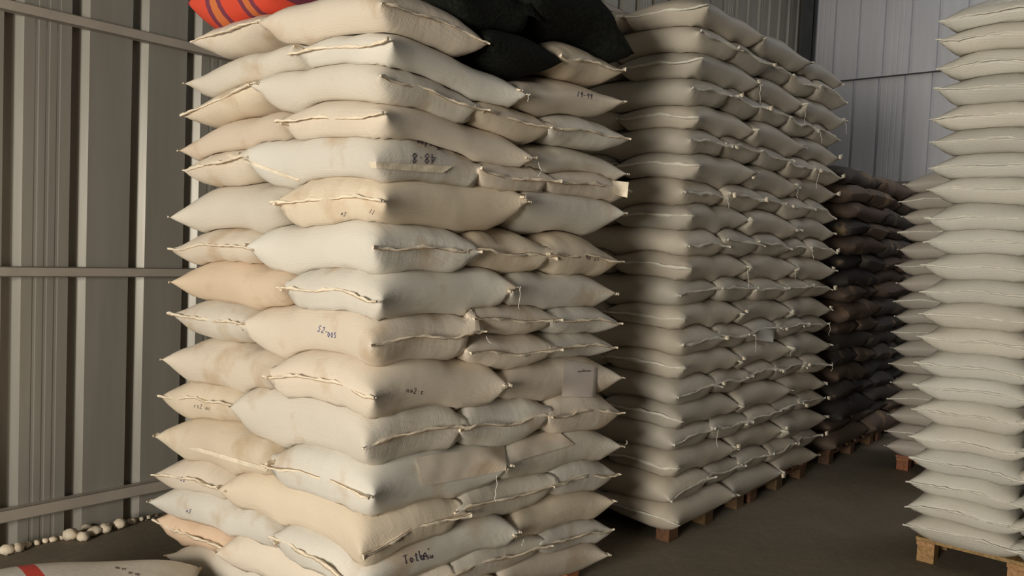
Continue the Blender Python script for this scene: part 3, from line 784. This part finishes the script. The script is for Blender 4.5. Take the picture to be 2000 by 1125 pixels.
# ---- pieces draped on the stack: cast a grid of the piece onto the sacks it lies on
def drape(name, objs, corners, nx, ny, off, mat, parent=None, thick=.0012, relax=8, wav=0.0):
    bvs = [bvh_of(o) for o in objs]; P = [[None]*(ny+1) for _ in range(nx+1)]
    for i in range(nx+1):
        for j in range(ny+1):
            u, v = i/nx, j/ny; c = corners
            x = (c[0][0]*(1-u)+c[1][0]*u)*(1-v)+(c[3][0]*(1-u)+c[2][0]*u)*v
            y = (c[0][1]*(1-u)+c[1][1]*u)*(1-v)+(c[3][1]*(1-u)+c[2][1]*u)*v
            d = ray(x, y); best = None
            for b in bvs:
                h = b.ray_cast(EYE, d)
                if h[0] is not None and (best is None or h[3] < best): best = h[3]
            P[i][j] = [d, best]
    known = [p[1] for r in P for p in r if p[1]]; avg = sum(known)/len(known)
    D_ = np.array([[p[1] or avg for p in r] for r in P])
    Dm = D_.copy()
    for _ in range(relax):
        K = Dm.copy(); K[1:-1, :] = (Dm[:-2, :]+Dm[2:, :]+2*Dm[1:-1, :])/4; K[:, 1:-1] = (K[:, :-2]+K[:, 2:]+2*K[:, 1:-1])/4
        Dm = np.minimum(K, D_)
    vs, fs = [], []
    for s_ in (0, 1):
        for i in range(nx+1):
            for j in range(ny+1):
                d = Dm[i, j]-off+s_*thick+wav*math.sin(i*1.3+j*.7); vs.append(EYE+P[i][j][0]*d)
    Q = (nx+1)*(ny+1); ix = lambda i, j, s_=0: s_*Q+i*(ny+1)+j
    for i in range(nx):
        for j in range(ny):
            fs.append((ix(i,j), ix(i,j+1), ix(i+1,j+1), ix(i+1,j))); fs.append((ix(i,j,1), ix(i+1,j,1), ix(i+1,j+1,1), ix(i,j+1,1)))
    for i in range(nx):
        fs.append((ix(i,0), ix(i+1,0), ix(i+1,0,1), ix(i,0,1))); fs.append((ix(i,ny), ix(i,ny,1), ix(i+1,ny,1), ix(i+1,ny)))
    for j in range(ny):
        fs.append((ix(0,j), ix(0,j,1), ix(0,j+1,1), ix(0,j+1))); fs.append((ix(nx,j), ix(nx,j+1), ix(nx,j+1,1), ix(nx,j,1)))
    if parent:
        inv = parent_inv(parent); vs = [inv @ v for v in vs]; return mesh_obj(name, vs, fs, mat, parent, sharp=True)
    c = sum(vs, Vector())/len(vs); return mesh_obj(name, [v-c for v in vs], fs, mat, loc=c, sharp=True)
pp = drape('paper_sheet', [FS[(9,'2')], FS[(10,'2')], FS[(10,'1')]], [(1102, 702), (1167, 714), (1163, 776), (1097, 774)], 8, 8, .006, M_PAPER, relax=40)
tag(pp, 'white paper sheet hanging on the shaded face of the front stack', 'paper')
write(pp, 'mauNesmu', 1141, 724, 5, -3, M_INKG, r=.0008)
ps = drape('paper_sheet', [SS[(13, j)] for j in (1, 2, 3) if (13, j) in SS]+[SS[(14, j)] for j in (1, 2, 3, 4) if (14, j) in SS]+[SS[(12, j)] for j in (1, 2, 3, 4) if (12, j) in SS], [(1477, 628), (1514, 632), (1510, 668), (1473, 664)], 6, 6, .006, M_PAPER2, relax=40)
tag(ps, 'small clear document pouch on the long face of the second stack', 'paper')
drape('loose_flap', [FS[(11,'C')], FS[(11,'2')]], [(812, 893), (985, 868), (990, 918), (826, 950)], 16, 6, .012, M_SACK, FS[(11,'C')], .003, 30, .002).color = (*CRM, 1)
drape('loose_flap', [FS[(11,'2')], FS[(11,'C')]], [(1000, 862), (1085, 838), (1122, 868), (1010, 900)], 12, 6, .010, M_SACK, FS[(11,'2')], .003, 30, .002).color = (*CRM, 1)
drape('loose_hem', [FS[(12,'N')], FS[(11,'N')]], [(368, 876), (388, 874), (524, 914), (520, 922)], 3, 16, .006, M_HEM, FS[(12,'N')], .002, 3, .001)
drape('loose_hem', [FS[(4,'C')], FS[(4,'N')]], [(430, 300), (440, 297), (586, 350), (580, 354)], 3, 14, .006, M_HEM, FS[(4,'N')], .002, 3, .001)
drape('torn_hem', [FS[(4,'C')]], [(720, 316), (884, 325), (866, 338), (722, 328)], 22, 3, .009, M_HEM, FS[(4,'C')], .002, 2, .001)
drape('torn_hem', [FS[(4,'2')], FS[(5,'2')]], [(1195, 352), (1228, 356), (1225, 386), (1200, 380)], 5, 5, .012, M_HEM, FS[(4,'2')], .003, 4, .003)

write(fo, 'nm ec', 236, 1109, 7, 12, M_INKG, r=.001); write(fo, 'ac nm', 262, 1119, 7, 12, M_INKG, r=.001)
# loose threads on the front stack
for (k, pos, px, py, L) in [(3, 'C', 1039, 318, .06), (7, 'C', 1003, 560, .09), (8, 'C', 938, 655, .03), (13, 'C', 1010, 1050, .03), (12, '1', 958, 925, .11), (1, 'C', 1022, 185, .03), (11, '2', 1212, 858, .02)]:
    b, z = F.right(px, py); thread(FS[(k, pos)], F.world(-.035, b, z), L, int(px))
